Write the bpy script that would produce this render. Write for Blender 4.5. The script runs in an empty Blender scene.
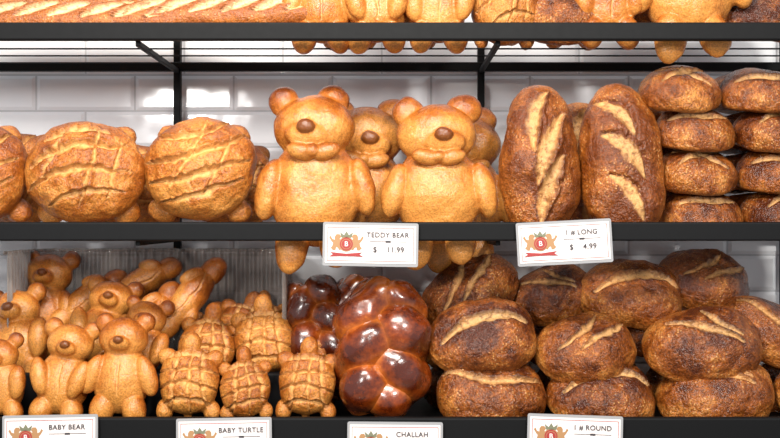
import bpy, bmesh, math, random
import numpy as np
from mathutils import Vector, Matrix, Euler

random.seed(4)
sc = bpy.context.scene
sc.view_settings.view_transform = 'Standard'
U = 0.002          # metres per unit on the shelf-front plane
D = 2.2            # camera distance from shelf front
ZC = 1.45          # eye height

def W(px, py, y):
    k = U * (D + y) / D
    return Vector(((px - 390) * k, y, ZC + (219 - py) * k))

# ---------------------------------------------------------------- node helpers
def new_mat(name):
    m = bpy.data.materials.new(name); m.use_nodes = True
    nt = m.node_tree; b = nt.nodes['Principled BSDF']
    return m, nt, b
def N(nt, t, **kw):
    n = nt.nodes.new(t)
    for k, v in kw.items():
        if k in n.inputs: n.inputs[k].default_value = v
        else: setattr(n, k, v)
    return n
def mixc(nt, fac, a, b, mode='MIX'):
    n = nt.nodes.new('ShaderNodeMix'); n.data_type = 'RGBA'; n.blend_type = mode
    for sock, v in ((n.inputs[0], fac), (n.inputs[6], a), (n.inputs[7], b)):
        if isinstance(v, bpy.types.NodeSocket): nt.links.new(v, sock)
        elif isinstance(v, (int, float)): sock.default_value = v
        else: sock.default_value = (*v, 1)
    return n.outputs[2]
def math_n(nt, op, a, b=None, c=None, clamp=False):
    n = nt.nodes.new('ShaderNodeMath'); n.operation = op; n.use_clamp = clamp
    for i, v in enumerate((a, b, c)):
        if v is None: continue
        if isinstance(v, bpy.types.NodeSocket): nt.links.new(v, n.inputs[i])
        else: n.inputs[i].default_value = v
    return n.outputs[0]
def maprange(nt, v, a, b, c=0., d=1.):
    n = nt.nodes.new('ShaderNodeMapRange'); n.interpolation_type = 'SMOOTHSTEP'
    for i, x in ((1, a), (2, b), (3, c), (4, d)): n.inputs[i].default_value = x
    nt.links.new(v, n.inputs[0]); return n.outputs[0]
def srgb(r, g, b):
    f = lambda c: (c/255/12.92) if c/255 <= .04045 else ((c/255+.055)/1.055)**2.4
    return (f(r), f(g), f(b))

def plain(name, col, rough=.5, metal=0, coat=0, spec=.5):
    m, nt, b = new_mat(name)
    b.inputs['Base Color'].default_value = (*col, 1)
    b.inputs['Metallic'].default_value = metal
    b.inputs['Coat Weight'].default_value = coat
    b.inputs['Specular IOR Level'].default_value = spec
    tc = N(nt, 'ShaderNodeTexCoord'); no = N(nt, 'ShaderNodeTexNoise', Scale=60.0)
    nt.links.new(tc.outputs['Object'], no.inputs['Vector'])
    r = math_n(nt, 'MULTIPLY_ADD', no.outputs[0], .12, rough - .06)
    nt.links.new(r, b.inputs['Roughness'])
    return m

def bread_mat(name, dark, mid, light, score, crease, nose, rough=.5, coat=0., spec=.5,
              blister=.3, fine=.25, speck=.35, nscale=16., bake_amt=.5, pale=.0, contrast=1.0, ripple=.5, mott=.7):
    m, nt, b = new_mat(name); L = nt.links
    tc = N(nt, 'ShaderNodeTexCoord'); oi = N(nt, 'ShaderNodeObjectInfo')
    off = N(nt, 'ShaderNodeVectorMath', operation='ADD')
    L.new(tc.outputs['Object'], off.inputs[0])
    sv = math_n(nt, 'MULTIPLY', oi.outputs['Random'], 7.3)
    L.new(sv, off.inputs[1])
    vec = off.outputs[0]
    n1 = N(nt, 'ShaderNodeTexNoise', Scale=nscale, Detail=6.0, Roughness=.58); L.new(vec, n1.inputs['Vector'])
    n2 = N(nt, 'ShaderNodeTexNoise', Scale=300.0, Detail=2.0, Roughness=.7); L.new(vec, n2.inputs['Vector'])
    n3 = N(nt, 'ShaderNodeTexNoise', Scale=85.0, Detail=4.0, Roughness=.65); L.new(vec, n3.inputs['Vector'])
    vo = N(nt, 'ShaderNodeTexVoronoi', Scale=150.0); L.new(vec, vo.inputs['Vector'])
    vo2 = N(nt, 'ShaderNodeTexVoronoi', Scale=75.0); L.new(vec, vo2.inputs['Vector'])
    def at(nm):
        a = N(nt, 'ShaderNodeAttribute'); a.attribute_name = nm; return a.outputs['Fac']
    bake = at('bake')
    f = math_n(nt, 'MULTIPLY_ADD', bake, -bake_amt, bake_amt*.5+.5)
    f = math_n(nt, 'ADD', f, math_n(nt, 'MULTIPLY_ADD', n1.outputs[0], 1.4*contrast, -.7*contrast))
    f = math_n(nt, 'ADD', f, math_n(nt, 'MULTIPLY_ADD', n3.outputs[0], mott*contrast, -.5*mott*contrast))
    rnd = math_n(nt, 'MULTIPLY_ADD', oi.outputs['Random'], .24, -.12)
    f = math_n(nt, 'ADD', f, rnd)
    ramp = N(nt, 'ShaderNodeValToRGB')
    e = ramp.color_ramp.elements
    e[0].position = .2; e[0].color = (*dark, 1)
    e[1].position = .82; e[1].color = (*light, 1)
    x = e.new(.5); x.color = (*mid, 1)
    L.new(f, ramp.inputs[0])
    col = ramp.outputs[0]
    sp = maprange(nt, n2.outputs[0], .36, .62, 1-speck, 1+speck*.35)
    cc = N(nt, 'ShaderNodeCombineColor')
    for i in range(3): L.new(sp, cc.inputs[i])
    col = mixc(nt, 1.0, col, cc.outputs[0], 'MULTIPLY')
    if pale:
        bl = maprange(nt, vo.outputs['Distance'], .34, .12)
        bm_ = maprange(nt, n1.outputs[0], .46, .6)
        col = mixc(nt, math_n(nt, 'MULTIPLY', math_n(nt, 'MULTIPLY', bl, bm_), pale), col, score)
    col = mixc(nt, math_n(nt, 'MULTIPLY', at('crease'), .75), col, crease)
    col = mixc(nt, math_n(nt, 'MULTIPLY', at('nose'), .85), col, nose)
    brk2 = maprange(nt, n3.outputs[0], .34, .54, .35, 1.)
    sfac = math_n(nt, 'MULTIPLY', at('score'), brk2, clamp=True)
    col = mixc(nt, sfac, col, score)
    L.new(col, b.inputs['Base Color'])
    h = math_n(nt, 'MULTIPLY', n2.outputs[0], fine)
    h2 = math_n(nt, 'MULTIPLY', n3.outputs[0], blister*1.6)
    h3 = math_n(nt, 'MULTIPLY', vo.outputs['Distance'], -blister*.5)
    h4 = math_n(nt, 'MULTIPLY', vo2.outputs['Distance'], -blister*ripple)
    h = math_n(nt, 'ADD', math_n(nt, 'ADD', math_n(nt, 'ADD', h, h2), h3), h4)
    bp = N(nt, 'ShaderNodeBump'); bp.inputs['Strength'].default_value = 1.
    bp.inputs['Distance'].default_value = .006
    L.new(h, bp.inputs['Height']); L.new(bp.outputs[0], b.inputs['Normal'])
    r = math_n(nt, 'MULTIPLY_ADD', n1.outputs[0], .3, rough - .15)
    r = math_n(nt, 'MULTIPLY_ADD', sfac, .25, r)
    L.new(r, b.inputs['Roughness'])
    b.inputs['Coat Weight'].default_value = coat
    b.inputs['Coat Roughness'].default_value = .2
    b.inputs['Specular IOR Level'].default_value = spec
    return m

M_TAN = bread_mat('crust_golden', srgb(118,54,12), srgb(172,96,32), srgb(206,138,64), srgb(222,164,94),
                  srgb(176,100,38), srgb(92,40,12), rough=.29, blister=.09, fine=.2, speck=.3, contrast=.9, ripple=.1, bake_amt=.95, mott=.5)
M_TUR = bread_mat('crust_turtle', srgb(124,58,12), srgb(174,98,32), srgb(208,138,62), srgb(232,178,106),
                  srgb(176,106,44), srgb(130,62,20), rough=.34, blister=.26, fine=.36, speck=.4, pale=.4, contrast=.95, ripple=.3)
M_DARK = bread_mat('crust_dark', srgb(78,32,8), srgb(144,76,24), srgb(202,130,58), srgb(230,180,116),
                   srgb(160,96,44), srgb(90,40,12), rough=.29, blister=.38, fine=.44, speck=.48, pale=.6, contrast=1.1, ripple=.55, mott=.65)
M_LONG = bread_mat('crust_long', srgb(110,52,12), srgb(168,94,32), srgb(210,140,64), srgb(234,182,116),
                   srgb(180,110,54), srgb(90,40,12), rough=.30, blister=.36, fine=.42, speck=.45, pale=.6, contrast=.95, ripple=.5, mott=.55)
M_CHAL = bread_mat('crust_challah', srgb(76,24,4), srgb(132,54,10), srgb(190,100,30), srgb(214,150,80),
                   srgb(192,108,38), srgb(90,40,12), rough=.24, coat=1., blister=.06, fine=.05, speck=.12, nscale=20)
M_BAG = bread_mat('crust_baguette', srgb(150,78,24), srgb(188,112,44), srgb(216,150,78), srgb(242,208,154),
                  srgb(226,176,112), srgb(90,40,12), rough=.42, blister=.24, fine=.32, speck=.34, pale=.35, contrast=.8, mott=.5)
M_BLACK = plain('black_powder_coat', srgb(10,11,13), .6, spec=.18)
M_BLACK2 = plain('black_deck', srgb(14,14,16), .6, spec=.2)

# ---------------------------------------------------------------- numeric helpers
def vnoise(p, seed=0.):
    i = np.floor(p); f = p - i; f = f*f*(3-2*f)
    def h(a):
        s = np.sin(a @ np.array([127.1, 311.7, 74.7]) + seed) * 43758.5453
        return s - np.floor(s)
    r = 0
    for dx in (0, 1):
        for dy in (0, 1):
            for dz in (0, 1):
                w = (f[:, 0] if dx else 1-f[:, 0]) * (f[:, 1] if dy else 1-f[:, 1]) * (f[:, 2] if dz else 1-f[:, 2])
                r = r + w * h(i + np.array([dx, dy, dz]))
    return r
def sstep(a, b, x):
    t = np.clip((x-a)/(b-a), 0, 1); return t*t*(3-2*t)

def score_field(P, cuts, rag=.35, seed=0.):
    n = len(P); disp = np.zeros(n); s = np.zeros(n); edge = np.zeros(n)
    P3 = np.stack([P[:, 0], P[:, 1], np.full(n, .37+seed*.1)], 1)
    jx = (vnoise(P3*45, seed+1)-.5)*.007; jy = (vnoise(P3*45, seed+2)-.5)*.007
    P = P+np.stack([jx, jy], 1)*rag*2
    rg = 1+rag*2*(vnoise(P3*130, seed+7)-.5)
    for pts, w, depth, ear in cuts:
        pts = np.array(pts, float)
        if len(pts) > 2:
            t = np.linspace(0, 1, len(pts)); tt = np.linspace(0, 1, 14)
            co = np.polyfit(t, pts, min(len(pts)-1, 3)); pts = np.stack([np.polyval(co[:, k], tt) for k in (0, 1)], 1)
        best = np.full(n, 1e9); bt = np.zeros(n); bs = np.ones(n)
        seg = pts[1:]-pts[:-1]; ln = np.linalg.norm(seg, axis=1); cum = np.concatenate([[0], np.cumsum(ln)]); tot = cum[-1]
        for k in range(len(seg)):
            rel = P-pts[k]; t = np.clip((rel @ seg[k])/(ln[k]**2+1e-12), 0, 1)
            d = np.linalg.norm(rel-t[:, None]*seg[k], axis=1)
            cr = np.sign(seg[k][0]*rel[:, 1]-seg[k][1]*rel[:, 0])
            mk = d < best
            best = np.where(mk, d, best); bt = np.where(mk, (cum[k]+t*ln[k])/tot, bt); bs = np.where(mk, cr, bs)
        we = w*(.25+.75*np.sin(np.pi*bt))*rg
        q = best/we
        disp += -depth*np.exp(-1.4*q*q) + ear*np.exp(-((bs*q-1.2)/.35)**2)
        s = np.maximum(s, sstep(1.25, .4, q))
        edge = np.maximum(edge, np.exp(-((q-1.35)/.3)**2))
    return disp, s, edge

def set_attrs(me, **kw):
    for k, v in kw.items():
        a = me.attributes.new(k, 'FLOAT', 'POINT'); a.data.foreach_set('value', np.asarray(v, dtype=np.float32))
    me.polygons.foreach_set('use_smooth', [True]*len(me.polygons)); me.update()

def loaf(name, rx, ry, h, hb, cuts=(), seed=0., nu=190, nv=100, e=.92, lump=.007, taper=0., sc_amt=1., rag=.35):
    rx, ry, h, hb = (v*U for v in (rx, ry, h, hb))
    vs = [(0, 0, 1)]
    for j in range(1, nv):
        th = math.pi*j/nv
        for i in range(nu):
            ph = 2*math.pi*i/nu
            vs.append((math.sin(th)*math.cos(ph), math.sin(th)*math.sin(ph), math.cos(th)))
    vs.append((0, 0, -1)); d = np.array(vs)
    faces = [(0, 1+i, 1+(i+1) % nu) for i in range(nu)]
    for j in range(nv-2):
        a = 1+j*nu; c = a+nu
        for i in range(nu):
            k = (i+1) % nu; faces.append((a+i, c+i, c+k, a+k))
    a = 1+(nv-2)*nu; last = len(vs)-1
    faces += [(a+i, last, a+(i+1) % nu) for i in range(nu)]
    sp = lambda v, q: np.sign(v)*np.abs(v)**q
    P = np.stack([rx*sp(d[:, 0], e), ry*sp(d[:, 1], e), np.where(d[:, 2] > 0, h*sp(d[:, 2], e), hb*sp(d[:, 2], .55))], 1)
    P[:, 0] *= 1+taper*d[:, 1]
    nn = d/np.array([rx, ry, h]); nn /= np.linalg.norm(nn, axis=1)[:, None]
    P += nn*((vnoise(P*14+seed*3.1, seed)-.5)*lump*2+(vnoise(P*42, seed+5)-.5)*lump*.45+(vnoise(P*110, seed+9)-.5)*lump*.2)[:, None]
    s = np.zeros(len(P)); ed = s
    if cuts:
        cm = [([(x*rx, y*ry) for x, y in c[0]], c[1]*U, c[2]*U, c[3]*U) for c in cuts]
        dp, s, ed = score_field(P[:, :2], cm, seed=seed, rag=rag)
        top = sstep(-.05, .2, d[:, 2]); P += nn*(dp*top)[:, None]; s = s*top*sc_amt; ed = ed*top
    me = bpy.data.meshes.new(name); me.from_pydata(P.tolist(), [], faces)
    bake = np.clip(.5+.35*d[:, 2]+.45*ed, 0, 1.3)
    bake = np.where(d[:, 2] < -.25, .3, bake)
    set_attrs(me, score=s, bake=bake)
    return me

def blob(name, parts, voxel=.0026, smooth=5, cuts=(), shell=None, seed=0., lump=.004, creasew=.0035, sc_amt=1., rag=.35):
    bm = bmesh.new()
    for (x, z, y, rx, rz, ry, rot, tag) in parts:
        mt = Matrix.Translation((x*U, y*U, z*U)) @ Matrix.Rotation(math.radians(rot), 4, 'Y') @ Matrix.Diagonal((rx*U, ry*U, rz*U, 1))
        bmesh.ops.create_icosphere(bm, subdivisions=4, radius=1, matrix=mt)
    t = bpy.data.meshes.new('tmp'); bm.to_mesh(t); bm.free()
    ob = bpy.data.objects.new('tmp', t); sc.collection.objects.link(ob)
    r = ob.modifiers.new('r', 'REMESH'); r.mode = 'VOXEL'; r.voxel_size = voxel
    s = ob.modifiers.new('s', 'SMOOTH'); s.factor = .5; s.iterations = smooth
    dg = bpy.context.evaluated_depsgraph_get()
    me = bpy.data.meshes.new_from_object(ob.evaluated_get(dg)); me.name = name
    bpy.data.objects.remove(ob); bpy.data.meshes.remove(t)
    n = len(me.vertices); P = np.zeros(n*3); me.vertices.foreach_get('co', P); P = P.reshape(-1, 3)
    nn = np.zeros(n*3); me.vertex_normals.foreach_get('vector', nn)
    nn = nn.reshape(-1, 3)
    sd = []
    for (x, z, y, rx, rz, ry, rot, tag) in parts:
        q = P-np.array([x, y, z])*U; a = math.radians(rot); c, s_ = math.cos(a), math.sin(a)
        lx = c*q[:, 0]-s_*q[:, 2]; lz = s_*q[:, 0]+c*q[:, 2]
        k = np.sqrt((lx/(rx*U))**2+(q[:, 1]/(ry*U))**2+(lz/(rz*U))**2)
        sd.append((k-1)*min(rx, ry, rz)*U)
    sd = np.array(sd); idx = np.argmin(sd, 0); srt = np.sort(sd, 0)
    s2 = srt[1] if len(parts) > 1 else np.full(n, 1.)
    crease = np.exp(-np.maximum(s2-.0005, 0)/creasew)
    tags = np.array([1. if p[7] == 'n' else 0. for p in parts]); nose = tags[idx]
    half = np.array([.22 if p[7] == 'b' else 0. for p in parts]); nose = np.maximum(nose, half[idx])
    s = np.zeros(n); ed = np.zeros(n)
    if cuts:
        cm = [([(x*U, y*U) for x, y in c[0]], c[1]*U, c[2]*U, c[3]*U) for c in cuts]
        dp, s, ed = score_field(P[:, [0, 2]], cm, rag=rag, seed=seed)
        mk = sstep(.1, -.25, nn[:, 1])
        if shell is not None: mk = mk*(idx == shell)
        P = P+nn*(dp*mk)[:, None]; s = s*mk*sc_amt; ed = ed*mk
    P = P+nn*((vnoise(P*16+seed, seed)-.5)*lump*1.6+(vnoise(P*45, seed+3)-.5)*lump*.6+(vnoise(P*120, seed+3)-.5)*lump*.2)[:, None]
    me.vertices.foreach_set('co', P.ravel())
    ear = np.array([.25 if p[7] == 'e' else 0. for p in parts])[idx]
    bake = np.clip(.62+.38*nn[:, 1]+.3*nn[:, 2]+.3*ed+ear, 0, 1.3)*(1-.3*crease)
    for a in list(me.attributes):
        if a.name in ('score', 'bake'): me.attributes.remove(a)
    me.materials.clear()
    set_attrs(me, score=s, bake=bake, crease=crease*(1-nose)*.6, nose=nose)
    return me

def put(name, me, mat, loc, rot=(0, 0, 0), s=1.0):
    ob = bpy.data.objects.new(name, me); sc.collection.objects.link(ob)
    if not me.materials: me.materials.append(mat)
    ob.location = loc; ob.rotation_euler = [math.radians(a) for a in rot]
    ob.scale = (s, s, s) if isinstance(s, (int, float)) else s
    return ob

def box(bm, x0, x1, y0, y1, z0, z1):
    mt = Matrix.Translation(((x0+x1)/2, (y0+y1)/2, (z0+z1)/2)) @ Matrix.Diagonal((x1-x0, y1-y0, z1-z0, 1))
    return bmesh.ops.create_cube(bm, size=1, matrix=mt)
def rod(bm, a, b, r, seg=10):
    a = Vector(a); b = Vector(b); v = b-a
    mt = Matrix.Translation((a+b)/2) @ v.to_track_quat('Z', 'Y').to_matrix().to_4x4()
    bmesh.ops.create_cone(bm, cap_ends=True, segments=seg, radius1=r, radius2=r, depth=v.length, matrix=mt)
def from_bm(name, bm, mat, parent=None, bevel=0, smooth=False):
    me = bpy.data.meshes.new(name); bm.to_mesh(me); bm.free(); me.materials.append(mat)
    ob = bpy.data.objects.new(name, me); sc.collection.objects.link(ob)
    if smooth: me.polygons.foreach_set('use_smooth', [True]*len(me.polygons))
    if bevel:
        m = ob.modifiers.new('bevel', 'BEVEL'); m.width = bevel; m.segments = 3; m.limit_method = 'ANGLE'
    if parent: ob.parent = parent
    return ob
def empty(name, loc=(0, 0, 0), rot=(0, 0, 0)):
    o = bpy.data.objects.new(name, None); sc.collection.objects.link(o); o.empty_display_size = .05
    o.location = loc; o.rotation_euler = [math.radians(a) for a in rot]; return o

# ---------------------------------------------------------------- room
YW = .475
m, nt, b = new_mat('white_glazed_tile')
b.inputs['Roughness'].default_value = .12
tc = N(nt, 'ShaderNodeTexCoord'); no = N(nt, 'ShaderNodeTexNoise', Scale=7.0, Detail=2.0)
nt.links.new(tc.outputs['Object'], no.inputs['Vector'])
nt.links.new(mixc(nt, no.outputs[0], srgb(240,243,249), srgb(250,251,253)), b.inputs['Base Color'])
bp = N(nt, 'ShaderNodeBump'); bp.inputs['Strength'].default_value = .3; bp.inputs['Distance'].default_value = .01
nt.links.new(no.outputs[0], bp.inputs['Height']); nt.links.new(bp.outputs[0], b.inputs['Normal'])
M_TILE = m
M_GROUT = plain('grout', srgb(206,208,212), .8)
bm = bmesh.new(); TW, TH, g = .24, .0875, .0012
r0 = 0; z = .4
while z < 2.5:
    x = -1.7 + (TW/2 if r0 % 2 else 0)
    while x < 1.7:
        o = [(x+g, z+g), (x+TW-g, z+g), (x+TW-g, z+TH-g), (x+g, z+TH-g)]
        i_ = .010
        inn = [(x+i_, z+i_), (x+TW-i_, z+i_), (x+TW-i_, z+TH-i_), (x+i_, z+TH-i_)]
        A = [bm.verts.new((p[0], YW, p[1])) for p in o]
        B = [bm.verts.new((p[0], YW-.004, p[1])) for p in inn]
        bm.faces.new(B)
        for k in range(4): bm.faces.new((A[k], A[(k+1) % 4], B[(k+1) % 4], B[k]))
        x += TW
    z += TH; r0 += 1
bmesh.ops.recalc_face_normals(bm, faces=bm.faces)
wall = empty('wall_back')
from_bm('wall_tiles', bm, M_TILE, wall)
bm = bmesh.new(); box(bm, -2.2, 2.2, YW-.0005, YW+.1, 0, 2.8)
from_bm('wall_grout', bm, M_GROUT, wall)
bm = bmesh.new(); box(bm, -2.2, 2.2, -3.2, YW+.1, -.1, 0)
from_bm('floor', bm, plain('floor_stone', srgb(140,130,120), .4))

# ---------------------------------------------------------------- rack
rack = empty('bakery_display_rack')
TOPZ = (ZC+.358, ZC+.394); MIDZ = (ZC-.044, ZC-.006); BOTZ = (ZC-.448, ZC-.398)
bm = bmesh.new()
for z0, z1 in (TOPZ, MIDZ, BOTZ):
    box(bm, -1.3, 1.3, 0, .02, z0, z1)
from_bm('front_rails', bm, M_BLACK, rack, bevel=.004)
posts = (-1.236, -.509, .218, .945)
bm = bmesh.new()
for x in posts: box(bm, x-.008, x+.008, .425, .45, 0.0, ZC+.9)
for z0, z1 in (TOPZ, MIDZ, BOTZ):
    box(bm, -1.3, 1.3, .425, .447, z0-.004, z0+.014)
    for x in posts: box(bm, x-.005, x+.005, .02, .43, z0-.010, z0+.002)
from_bm('uprights_and_arms', bm, M_BLACK, rack, bevel=.002)
bm = bmesh.new()
for z0, z1 in (TOPZ, MIDZ):
    for y in (.12, .22, .33):
        rod(bm, (-1.3, y, z0+.001), (1.3, y, z0+.001), .0018)
from_bm('deck_rods', bm, M_BLACK, rack, smooth=True)
bm = bmesh.new(); box(bm, -1.3, 1.3, .02, .44, ZC-.440, ZC-.425)
from_bm('deck_board', bm, M_BLACK2, rack)

# ---------------------------------------------------------------- shaped breads
def teddy(seed, tilt=0, er=30, mz=-5):
    dx = tilt
    return blob('teddy%d' % seed, [
        (0, 31, 0, 48, 54, 30, 0, ''), (0+dx, 94, -3, 43, 33, 28, 0, ''),
        (-32+dx, 121, 0, 17, 17, 12, 0, 'e'), (er+dx, 123, 0, 18, 17, 12, 0, 'e'),
        (mz+dx, 84, -22, 23, 15, 14, 0, ''), (mz-1+dx, 90, -35, 10, 8, 6, 0, 'n'),
        (-13+dx*.5, 66, -29, 15, 8, 7, 14, 'b'), (13+dx*.5, 66, -29, 15, 8, 7, -14, 'b'), (-1+dx*.5, 66, -32, 7, 6, 6, 0, 'b'),
        (-47, 32, -8, 14, 31, 16, 13, ''), (47, 34, -8, 14, 31, 16, -13, ''),
        (-24, -26, -12, 16, 26, 12, 6, ''), (22, -24, -12, 16, 24, 12, -6, '')], seed=seed, voxel=.0026, smooth=4, lump=.006)
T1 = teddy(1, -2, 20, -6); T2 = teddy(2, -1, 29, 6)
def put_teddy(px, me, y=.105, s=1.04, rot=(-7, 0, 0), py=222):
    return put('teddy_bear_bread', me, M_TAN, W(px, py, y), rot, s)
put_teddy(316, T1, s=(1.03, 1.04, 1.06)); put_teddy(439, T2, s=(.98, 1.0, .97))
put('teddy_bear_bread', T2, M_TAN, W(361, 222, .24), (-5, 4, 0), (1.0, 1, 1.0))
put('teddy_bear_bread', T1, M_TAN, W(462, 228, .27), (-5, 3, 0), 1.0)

def baby(seed, hd=0, arms=14, cross=0.):
    ax = 27-cross*7
    return blob('baby%d' % seed, [
        (0, 42, 0, 28, 35, 22, 0, ''), (hd, 82, -3, 25, 21, 19, 0, ''),
        (-21+hd, 98, 0, 10, 10, 8, 0, 'e'), (21+hd, 99, 0, 10, 10, 8, 0, 'e'),
        (hd, 77, -18, 11, 8, 10, 0, ''), (hd, 80, -27, 5, 4, 4, 0, 'n'),
        (-ax, 46, -10-cross*8, 10, 21, 10, arms-cross*34, ''), (ax, 46, -10-cross*8, 10, 21, 10, -arms+cross*34, ''),
        (-16, 11, -8, 12, 17, 13, 8, ''), (16, 11, -8, 12, 17, 13, -8, '')],
        seed=10+seed, voxel=.0022, smooth=3, lump=.004, creasew=.0028,
        cuts=[([(0, 62), (1, 40), (0, 22)], 1.2, 1.4, 0)], shell=0, sc_amt=.7)
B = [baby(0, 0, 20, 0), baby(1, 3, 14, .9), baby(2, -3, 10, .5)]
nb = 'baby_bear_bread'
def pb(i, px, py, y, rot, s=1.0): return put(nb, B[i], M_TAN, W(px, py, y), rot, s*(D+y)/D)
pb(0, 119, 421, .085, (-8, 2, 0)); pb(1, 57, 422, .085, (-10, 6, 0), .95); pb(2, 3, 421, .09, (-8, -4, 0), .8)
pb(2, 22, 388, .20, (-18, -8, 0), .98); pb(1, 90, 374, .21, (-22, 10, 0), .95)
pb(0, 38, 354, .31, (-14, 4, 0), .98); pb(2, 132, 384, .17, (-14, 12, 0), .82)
ROLL = blob('roll', [(0, 0, 0, 18, 40, 19, 0, ''), (2, 44, 0, 14, 17, 13, 6, 'e'), (-14, 22, -8, 8, 14, 8, 30, ''), (-2, -36, 0, 15, 20, 15, -6, ''),
                     (15, -14, -6, 8, 13, 9, -24, '')], seed=41, voxel=.0022, smooth=3, lump=.005, creasew=.003,
            cuts=[([(-2, 34), (3, 5), (-2, -26)], 1.4, 1.6, .6)], shell=0, sc_amt=.4)
nro = 'elongated_bread_roll'
put(nro, ROLL, M_TAN, W(188, 300, .27), (-24, 36, 0), (.95, 1, 1.05)); put(nro, ROLL, M_TAN, W(140, 284, .34), (-20, 58, 0), .9)
put(nro, ROLL, M_TAN, W(152, 322, .24), (-24, 26, 0), .9); put(nro, ROLL, M_TAN, W(86, 302, .33), (-20, 50, 0), .95)

def bturtle(seed, sk=0):
    g = []
    for k in (-20, -4, 12, 26): g.append(([(-30, 38+k-4), (0, 38+k+4), (30, 38+k-3+sk)], 2.6, 3.6, 1.2))
    for k in (-14, 3, 17): g.append(([(k*1.25, 8), (k*1.0+sk*.5, 40), (k*.7, 76)], 2.4, 3.2, .9))
    return blob('bturtle%d' % seed, [
        (0, 40, 0, 31, 34, 23, 0, ''), (0, 78, -2, 10, 13, 10, 0, ''),
        (-24, 64, 4, 9, 9, 8, 0, ''), (24, 64, 4, 9, 9, 8, 0, ''),
        (-23, 12, 4, 9, 11, 9, 0, ''), (23, 12, 4, 9, 11, 9, 0, ''), (0, 6, 4, 5, 8, 5, 0, '')],
        seed=20+seed, voxel=.0020, smooth=2, cuts=g, shell=0, lump=.004, creasew=.0028, sc_amt=.65, rag=.6)
Q = [bturtle(0, 0), bturtle(1, 10)]
def pt(i, px, py, y, rot, s=1.0): return put('baby_turtle_bread', Q[i], M_TUR, W(px, py, y), rot, s*(D+y)/D)
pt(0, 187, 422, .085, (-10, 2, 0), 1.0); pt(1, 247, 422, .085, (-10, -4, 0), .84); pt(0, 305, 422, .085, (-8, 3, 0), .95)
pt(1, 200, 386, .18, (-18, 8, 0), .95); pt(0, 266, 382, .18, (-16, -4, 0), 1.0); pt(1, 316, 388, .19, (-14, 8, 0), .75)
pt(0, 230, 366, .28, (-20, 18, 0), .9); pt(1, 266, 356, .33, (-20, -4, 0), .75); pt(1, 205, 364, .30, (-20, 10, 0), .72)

def bigturtle(seed, rx, rz, cuts):
    return blob('turtle%d' % seed, [(0, 0, 0, rx, rz, 36, 0, ''), (rx*.55, rz*.72, 16, 15, 13, 12, 0, ''), (-rx*.6, rz*.66, 18, 13, 12, 11, 0, ''),
        (rx*.66, -rz*.75, 20, 14, 13, 12, 0, ''), (-rx*.66, -rz*.75, 20, 14, 13, 12, 0, '')],
        seed=30+seed, voxel=.0026, smooth=4, cuts=cuts, shell=0, lump=.009, sc_amt=.7, rag=.5)
c1 = [([(-38, 30), (-4, 40), (28, 36)], 3.4, 4.2, 2.6), ([(-50, 2), (-10, 20), (44, 22)], 4.4, 5, 3.2), ([(-50, -20), (-8, -4), (50, -2)], 4.2, 4.8, 3),
      ([(-30, -38), (0, -26), (44, -22)], 3.6, 4, 2.4), ([(-14, 46), (-26, 10), (-42, -22)], 2.8, 3.8, 1.8), ([(18, 42), (16, 4), (2, -40)], 2.6, 3.4, 1.4), ([(40, 28), (38, 0), (30, -32)], 2, 2.8, 1.2)]
c2 = [([(-38, 28), (-8, 30), (26, 46)], 3.8, 4.6, 3), ([(-52, 2), (0, 10), (44, 34)], 4.6, 5.2, 3.4), ([(-48, -20), (0, -12), (52, 10)], 4.4, 5, 3.2),
      ([(-34, -38), (0, -32), (46, -12)], 3.6, 4, 2.4), ([(6, 50), (-2, 16), (-20, -16)], 2.8, 3.8, 1.8), ([(32, 30), (26, 4), (10, -30)], 2.2, 3, 1.4)]
TA = bigturtle(1, 60, 52, c1); TB = bigturtle(2, 58, 55, c2)
nt_ = 'turtle_bread'
put(nt_, TA, M_TUR, W(85, 172, .11), (-6, 0, 0), 1.03)
put(nt_, TB, M_TUR, W(200, 169, .12), (-6, 2, 0), (1.05, 1.03, 1.0))
put(nt_, TB, M_TUR, W(-26, 174, .11), (-6, -6, 0), 1.0)
put(nt_, TA, M_TUR, W(135, 186, .27), (-4, 0, 0), (.9, .8, .9))
put(nt_, TA, M_TUR, W(222, 180, .28), (-4, 10, 0), (.98, .8, .95))
put(nt_, TB, M_TUR, W(20, 180, .27), (-4, -10, 0), (.95, .8, .95))

# ---------------------------------------------------------------- long loaves (standing)
LA = loaf('longA', 40, 78, 34, 12, [([(.15, .9), (-.2, .55), (-.2, .1)], 7, 3.0, 4.6), ([(.5, .6), (.1, .15), (-.1, -.3)], 7.5, 3.2, 4.8),
          ([(.5, .05), (.15, -.3), (.0, -.78)], 7, 3.0, 4.4)], seed=1.3, lump=.010, sc_amt=.65, rag=.28)
LB = loaf('longB', 43, 80, 36, 12, [([(-.55, .75), (-.1, .6), (.2, .3)], 8, 3.0, -4.8), ([(-.5, .3), (.0, .12), (.4, -.25)], 8.5, 3.2, -5),
          ([(-.4, -.22), (.0, -.4), (.3, -.75)], 7.5, 3.0, -4.4)], seed=2.7, lump=.010, sc_amt=.65, rag=.28)
nl = 'long_sourdough_loaf'
put(nl, LA, M_LONG, W(538, 165, .10), (83, 1, 0), 1.04)
put(nl, LB, M_LONG, W(621, 163, .10), (83, -3, 0), 1.04)
put(nl, LA, M_LONG, W(580, 175, .25), (85, -2, 0), 1.0)
put(nl, LB, M_LONG, W(650, 170, .26), (85, 2, 0), .98)

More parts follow.
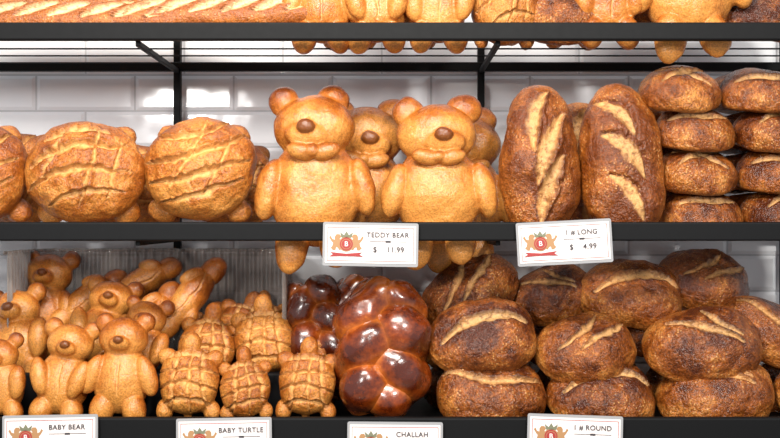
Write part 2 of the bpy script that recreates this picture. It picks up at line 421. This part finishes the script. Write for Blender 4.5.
# ---------------------------------------------------------------- round loaves
RA = loaf('roundA', 43, 42, 30, 14, [([(-.7, -.3), (0, -.5), (.7, -.3)], 4, 2.5, 2)], seed=3.1, lump=.008, sc_amt=.6)
RB = loaf('roundB', 43, 42, 30, 14, [([(-.6, -.65), (0, -.3), (.6, .1)], 4, 2.5, 2), ([(-.6, .1), (0, -.3), (.6, -.65)], 3.5, 2.5, 1.5)], seed=4.4, lump=.008, sc_amt=.6)
OA = loaf('ovalA', 56, 42, 36, 15, [([(-.75, -.25), (0, .1), (.8, .0)], 5, 3, 3)], seed=5.2, lump=.010, sc_amt=.7)
OB = loaf('ovalB', 56, 42, 36, 15, [([(-.7, .15), (-.1, -.1), (.5, -.35)], 4, 2.4, 2.4), ([(-.1, .55), (.1, .1), (.5, -.2)], 3, 2.2, 1.5)], seed=6.9, lump=.010, sc_amt=.6)
OC = loaf('ovalC', 56, 42, 36, 15, [([(-.6, -.4), (-.1, .0), (.2, .6)], 3.6, 2.4, 2.4), ([(-.2, -.55), (.3, -.15), (.7, .25)], 3.6, 2.4, 2.4)], seed=8.3, lump=.011, sc_amt=.6)
OD = loaf('ovalD', 56, 42, 38, 15, [([(-.85, .05), (0, -.35), (.85, .0)], 4, 3, 3)], seed=9.7, lump=.009, sc_amt=.6)
nr = 'round_sourdough_loaf'
def pr(me, px, py, y, rot, s=1.0):
    k = (D+y)/D
    s = (s*k,)*3 if isinstance(s, (int, float)) else tuple(v*k for v in s)
    put(nr, me, M_DARK, W(px, py, y), rot, s)
for px, py, me in ((679, 97, RB), (693, 136, RA), (695, 178, RB), (701, 219, RA)):
    pr(me, px, py, .13, (16, 0, 0), (.92, .92, .98))
for px, py, me in ((760, 98, RA), (775, 137, RB), (777, 178, RA), (783, 219, RB)):
    pr(me, px, py, .13, (16, 0, 0), (.96, .96, .98))
for py in (100, 140, 180, 220): pr(RA, 742, py, .32, (6, 0, py), .9)
low = [
 (OD, 490, 397, .11, (32, 2, 0), 1.0), (OA, 601, 399, .11, (36, 2, 0), .96), (OB, 716, 397, .11, (36, -2, 0), 1.03), (OC, 832, 398, .12, (36, 2, 0), 1.0),
 (OA, 482, 340, .12, (50, -7, 0), .98), (OC, 587, 351, .13, (42, -5, 0), .92), (OB, 703, 349, .12, (44, 4, 0), 1.04), (OD, 772, 336, .19, (40, 26, 0), (1.05, .85, .85)),
 (OC, 472, 294, .24, (50, -34, 0), .94), (OB, 551, 297, .26, (46, -8, 0), .78), (OA, 630, 298, .22, (46, 4, 0), .93), (OC, 705, 283, .27, (46, 10, 0), .84),
 (OD, 800, 395, .30, (20, 0, 0), 1.), (OD, 650, 332, .25, (40, 0, 0), .7),
 (OA, 480, 390, .31, (20, 0, 0), 1.), (OA, 590, 390, .31, (20, 0, 0), 1.), (OA, 700, 390, .31, (20, 0, 0), 1.),
 (OD, 470, 345, .33, (20, 0, 0), 1.), (OD, 575, 345, .33, (20, 0, 0), 1.), (OD, 690, 342, .35, (20, 0, 0), 1.)]
for me, px, py, y, rot, s in low: pr(me, px, py, y, rot, s)

# ---------------------------------------------------------------- challah
def challah(name, H=76, A=24, r0=25, turns=1.12, ph0=0., yamp=14):
    n, m_ = 170, 30; verts = []; faces = []; cents = []
    T = np.linspace(0, 1, n)
    for s in range(3):
        ph = s*2*math.pi/3+ph0
        w = 2*math.pi*turns*T+ph
        env = np.sin(np.pi*np.clip(T*.9+.05, 0, 1))**.4
        C = np.stack([A*env*np.sin(w), -yamp*env*np.sin(2*w), (H-r0*.4)*(1-2*T)], 1)*U
        R = r0*U*(.45+.55*env)*(1+.10*np.sin(4*w+s*2))
        cents.append((C, R))
    for s, (C, R) in enumerate(cents):
        tan = np.gradient(C, axis=0); tan /= np.linalg.norm(tan, axis=1)[:, None]
        base = len(verts)
        for i in range(n):
            t = Vector(tan[i]); u = t.cross(Vector((0, 1, 0))).normalized(); v = t.cross(u)
            e_ = min(i, n-1-i); cap = math.sqrt(max(0, 1-(1-e_/14)**2)) if e_ < 14 else 1
            for j in range(m_):
                a = 2*math.pi*j/m_
                verts.append(Vector(C[i])+(u*math.cos(a)+v*math.sin(a))*R[i]*max(cap, .02))
        for i in range(n-1):
            for j in range(m_):
                k = (j+1) % m_
                faces.append((base+i*m_+j, base+(i+1)*m_+j, base+(i+1)*m_+k, base+i*m_+k))
    P = np.array([tuple(v) for v in verts])
    sid = np.repeat(np.arange(3), n*m_)
    near = np.full(len(P), 1.)
    for s, (C, R) in enumerate(cents):
        d = np.linalg.norm(P[:, None, :]-C[None, ::3, :], axis=2)-R[None, ::3]
        dm = d.min(1); near = np.where(sid != s, np.minimum(near, dm), near)
    cr = np.exp(-np.maximum(near, 0)/.003)*(.4+.6*vnoise(P*30, 4.))
    P += ((vnoise(P*22, ph0)-.5)*.010+(vnoise(P*60, ph0)-.5)*.0025)[:, None]*np.array([1, -1, 1])
    me = bpy.data.meshes.new(name); me.from_pydata(P.tolist(), [], faces)
    set_attrs(me, crease=cr, bake=np.clip(.25+.5*np.clip(near/.03, 0, 1)-P[:, 1]*3, 0, 1.1))
    return me
CH = challah('challahA', ph0=.5); CH2 = challah('challahB', ph0=2.1, r0=21, turns=1.3)
put('challah_bread', CH, M_CHAL, W(382, 349, .11), (-8, 1, 0), (1.08, 1.0, 1.0))
put('challah_bread', CH2, M_CHAL, W(322, 340, .24), (-8, -14, 0), (.9, .95, .98))
put('challah_bread', CH, M_CHAL, W(362, 338, .28), (-6, -4, 0), (1.0, 1, .95))

# ---------------------------------------------------------------- top shelf breads
BG = loaf('baguette', 150, 19, 19, 10, [([(-.92+.22*k, -.45), (-.80+.22*k, .0), (-.66+.22*k, .5)], 5, 2.4, 2.6) for k in range(8)], seed=12., nu=420, nv=60, lump=.005, e=.8, sc_amt=.9, rag=.2)
for px, py, y, rz in ((60, 22, .09, 0), (215, 18, .10, -2), (150, 8, .15, 2), (20, 4, .16, -1), (250, 0, .17, 1), (60, 20, .22, 0), (200, 20, .22, 0), (100, -8, .20, 1)):
    put('baguette', BG, M_BAG, W(px if px < 200 else px-16, py, y), (52, rz, 0), (1., 1.03, 1.03))
for i, px in enumerate((322, 377, 438)):
    put(nb, B[i], M_TAN, W(px, 50, .10), (-6, 0, 0), (1.1, 1.05, 1.05))
put(nb, B[0], M_TAN, W(350, 46, .2), (-6, 0, 0), 1.1); put(nb, B[1], M_TAN, W(410, 46, .2), (-6, 0, 0), 1.1)
put(nt_, TA, M_TUR, W(505, -2, .12), (-6, 0, 0), (.62, .8, .98))
put(nr, OD, M_DARK, W(565, 18, .16), (40, 0, 0), 1.0)
put(nb, B[2], M_TAN, W(608, 46, .11), (-6, 0, 0), (1.15, 1.1, 1.1))
put(nb, B[1], M_TAN, W(570, 46, .2), (-6, 4, 0), 1.1)
put('teddy_bear_bread', T1, M_TAN, W(690, 16, .105), (-7, 0, 0), 1.04)
put(nr, OA, M_DARK, W(760, 18, .17), (40, 0, 0), 1.0); put(nr, OB, M_DARK, W(640, 18, .25), (40, 0, 0), .9)

# ---------------------------------------------------------------- riser and plastic bin
bm = bmesh.new(); x1 = W(330, 0, .2).x
box(bm, -.95, x1, .15, .40, ZC-.425, ZC-.33); from_bm('display_riser', bm, M_BLACK2, bevel=.004)
m, nt, b = new_mat('clear_ribbed_plastic')
b.inputs['Base Color'].default_value = (.34, .29, .26, 1); b.inputs['Roughness'].default_value = .1
b.inputs['Alpha'].default_value = .55; b.inputs['Specular IOR Level'].default_value = 1.
b.inputs['Coat Weight'].default_value = 1.
M_CLEAR = m
xa, xb = W(38, 0, .40).x, W(292, 0, .40).x; ya, yb = .20, .408; R = .05
path = []
def seg(p, q, n):
    for i in range(n): path.append((p[0]+(q[0]-p[0])*i/n, p[1]+(q[1]-p[1])*i/n))
seg((xa, ya), (xa, yb-R), 60)
for i in range(20): a = math.pi-math.pi/2*i/20; path.append((xa+R+R*math.cos(a), yb-R+R*math.sin(a)))
seg((xa+R, yb), (xb-R, yb), 300)
for i in range(20): a = math.pi/2-math.pi/2*i/20; path.append((xb-R+R*math.cos(a), yb-R+R*math.sin(a)))
seg((xb, yb-R), (xb, ya), 60); path.append((xb, ya))
pth = np.array(path); tg = np.gradient(pth, axis=0); tg /= np.linalg.norm(tg, axis=1)[:, None]; nrm = np.stack([-tg[:, 1], tg[:, 0]], 1)
sl = np.concatenate([[0], np.cumsum(np.linalg.norm(np.diff(pth, axis=0), axis=1))])
pth = pth+nrm*(.0045*np.sin(sl*2*math.pi/.02))[:, None]
bm = bmesh.new(); zt, zb_ = ZC-.070, ZC-.325
rows = []
for z in (zb_, zb_+.1, zt-.01, zt): rows.append([bm.verts.new((p[0], p[1], z)) for p in pth])
lip = [bm.verts.new((p[0]+q[0]*.010, min(p[1]+q[1]*.010, .422), zt)) for p, q in zip(pth, nrm)]; rows.append(lip)
rows.append([bm.verts.new((v.co.x, v.co.y, zt-.008)) for v in lip])
for a, c in zip(rows[:-1], rows[1:]):
    for i in range(len(a)-1): bm.faces.new((a[i], a[i+1], c[i+1], c[i]))
ob = from_bm('ribbed_plastic_bin', bm, M_CLEAR, smooth=True)
sm = ob.modifiers.new('t', 'SOLIDIFY'); sm.thickness = .0012

# ---------------------------------------------------------------- price signs
M_CARD = plain('card_paper', srgb(224,216,214), .6); M_HOLD = plain('sign_holder_plastic', srgb(150,150,152), .15, coat=.5)
M_RED = plain('print_red', srgb(150,44,42), .5); M_INK = plain('print_ink', srgb(56,52,56), .6)
M_GOLD = plain('print_gold', srgb(160,120,80), .5); M_GRN = plain('print_olive', srgb(110,112,90), .5)
def flat(name, pts, mat, par, y, t=.0006):
    bm = bmesh.new(); v = [bm.verts.new((p[0], y, p[1])) for p in pts]; f = bm.faces.new(v)
    r = bmesh.ops.extrude_face_region(bm, geom=[f]); bmesh.ops.translate(bm, vec=(0, t, 0), verts=[e for e in r['geom'] if isinstance(e, bmesh.types.BMVert)])
    bmesh.ops.recalc_face_normals(bm, faces=bm.faces); return from_bm(name, bm, mat, par)
def rect(a, b_, c, d): return [(a, c), (b_, c), (b_, d), (a, d)]
def text(s, size, x, z, mat, par, name, bold=0.):
    cu = bpy.data.curves.new(name, 'FONT'); cu.body = s; cu.size = size; cu.align_x = 'CENTER'; cu.align_y = 'CENTER'; cu.extrude = .0002; cu.offset = bold
    cu.space_character = 1.06
    cu.materials.append(mat); o = bpy.data.objects.new(name, cu); sc.collection.objects.link(o); o.parent = par
    o.location = (x, -.0028, z); o.rotation_euler = (math.pi/2, 0, 0)
lion = [(-4, -9), (-1, -9), (0, -5), (2, -6), (4, -9), (6, -8), (4, -3), (5, 1), (8, 2), (9, 5), (6, 4), (4, 5), (6, 8), (4, 11), (0, 11), (-2, 8), (-2, 4), (-5, 5), (-7, 9), (-9, 7), (-6, 2), (-4, 0), (-5, -4), (-7, -6)]
def sign(title, price, loc, rot):
    e = empty('price_sign', loc, rot); w, h = .19, .087
    def rr(w_, h_, r):
        o = []
        for cx, cz, a0 in ((w_/2-r, h_/2-r, 0), (-w_/2+r, h_/2-r, 90), (-w_/2+r, -h_/2+r, 180), (w_/2-r, -h_/2+r, 270)):
            for k in range(5): a = math.radians(a0+k*22.5); o.append((cx+r*math.cos(a), cz+r*math.sin(a)))
        return o
    flat('holder', rr(w, h, .004), M_HOLD, e, 0, .003); flat('card', rr(w-.010, h-.012, .001), M_CARD, e, -.001, .001)
    a, c = w/2-.009, h/2-.010
    for k, q in enumerate((rect(-a, a, c-.001, c), rect(-a, a, -c, -c+.001), rect(-a, -a+.001, -c, c), rect(a-.001, a, -c, c))):
        flat('border_%d' % k, q, M_RED, e, -.0016)
    ex, ez = -.048, .0
    circ = lambda r, ox=0, oz=0: [(ex+ox+r*math.cos(k*math.pi/12), ez+oz+r*math.sin(k*math.pi/12)) for k in range(24)]
    flat('lion_1', [(ex-.020+x*.0016, ez+.002+z*.0016) for x, z in lion], M_GOLD, e, -.0016)
    flat('lion_2', [(ex+.020-x*.0016, ez+.002+z*.0016) for x, z in lion], M_GOLD, e, -.0016)
    flat('crest_ring', circ(.0150), M_GOLD, e, -.0018); flat('crest', circ(.0130), M_RED, e, -.0022)
    flat('crest_inner_ring', circ(.0102), M_GOLD, e, -.0024); flat('crest_core', circ(.0092), M_RED, e, -.0026)
    flat('crown', [(ex-.01, ez+.013), (ex+.01, ez+.013), (ex+.013, ez+.024), (ex+.005, ez+.018), (ex, ez+.026), (ex-.005, ez+.018), (ex-.013, ez+.024)], M_GRN, e, -.0018)
    flat('ribbon', [(ex-.032, ez-.016), (ex-.026, ez-.02), (ex-.034, ez-.025), (ex-.015, ez-.024), (ex+.015, ez-.024), (ex+.034, ez-.025), (ex+.026, ez-.02), (ex+.032, ez-.016), (ex, ez-.019)], M_RED, e, -.0024)
    text('B', .014, ex, ez, M_CARD, e, 'crest_letter', .0001)
    text(title, .0138, .034, .019, M_INK, e, 'title', .0001); flat('divider', rect(-.002, .072, .0055, .0066), M_INK, e, -.0016)
    flat('divider_mark', rect(.03, .04, .004, .008), M_INK, e, -.0018)
    text(price, .0150, .036, -.010, M_INK, e, 'price', .0001)
    bm = bmesh.new(); box(bm, -.02, .02, .002, .0065, h/2-.02, h/2-.001); from_bm('clip', bm, M_HOLD, e)
sign('TEDDY BEAR', '$    11.99', W(370.5, 244.5, -.012), (-2, 1, 0))
sign('1 # LONG', '$    4.99', W(564.5, 242.5, -.012), (-2, -3, 0))
sign('BABY BEAR', '$    4.99', W(50, 437, -.014), (-4, -1, 0))
sign('BABY TURTLE', '$    4.99', W(224, 440, -.014), (-4, -1, 0))
sign('CHALLAH', '$    7.99', W(395, 444, -.014), (-4, .5, 0))
sign('1 # ROUND', '$    4.99', W(575, 437, -.014), (-4, 2, 0))

# ---------------------------------------------------------------- light
def area(name, loc, tgt, sx, sy, p, col):
    l = bpy.data.lights.new(name, 'AREA'); l.shape = 'RECTANGLE'; l.size = sx; l.size_y = sy; l.energy = p; l.color = col
    o = bpy.data.objects.new(name, l); sc.collection.objects.link(o); o.location = loc
    o.rotation_euler = (Vector(tgt)-Vector(loc)).to_track_quat('-Z', 'Y').to_euler()
area('front_fill_light', (-.3, -1.4, ZC+1.35), (0, .1, ZC-.1), 1.2, .2, 68, (1, .95, .87))
area('front_fill_light', (.9, -2.5, ZC+1.1), (0, .1, ZC-.1), .25, .25, 50, (1, .96, .9))
area('front_fill_light', (-1.1, -2.8, ZC+.7), (0, .3, ZC), .3, .3, 38, (1, .97, .94))  # low front fill added to brighten the back wall, not a ceiling fixture
w = bpy.data.worlds.new('world'); sc.world = w; w.use_nodes = True
w.node_tree.nodes['Background'].inputs[0].default_value = (.95, .97, 1, 1); w.node_tree.nodes['Background'].inputs[1].default_value = .48

cam = bpy.data.cameras.new('cam'); co = bpy.data.objects.new('camera', cam); sc.collection.objects.link(co)
co.location = (0, -D, ZC); co.rotation_euler = (math.pi/2, 0, 0)
cam.lens = 36*D/(780*U); cam.sensor_width = 36; sc.camera = co
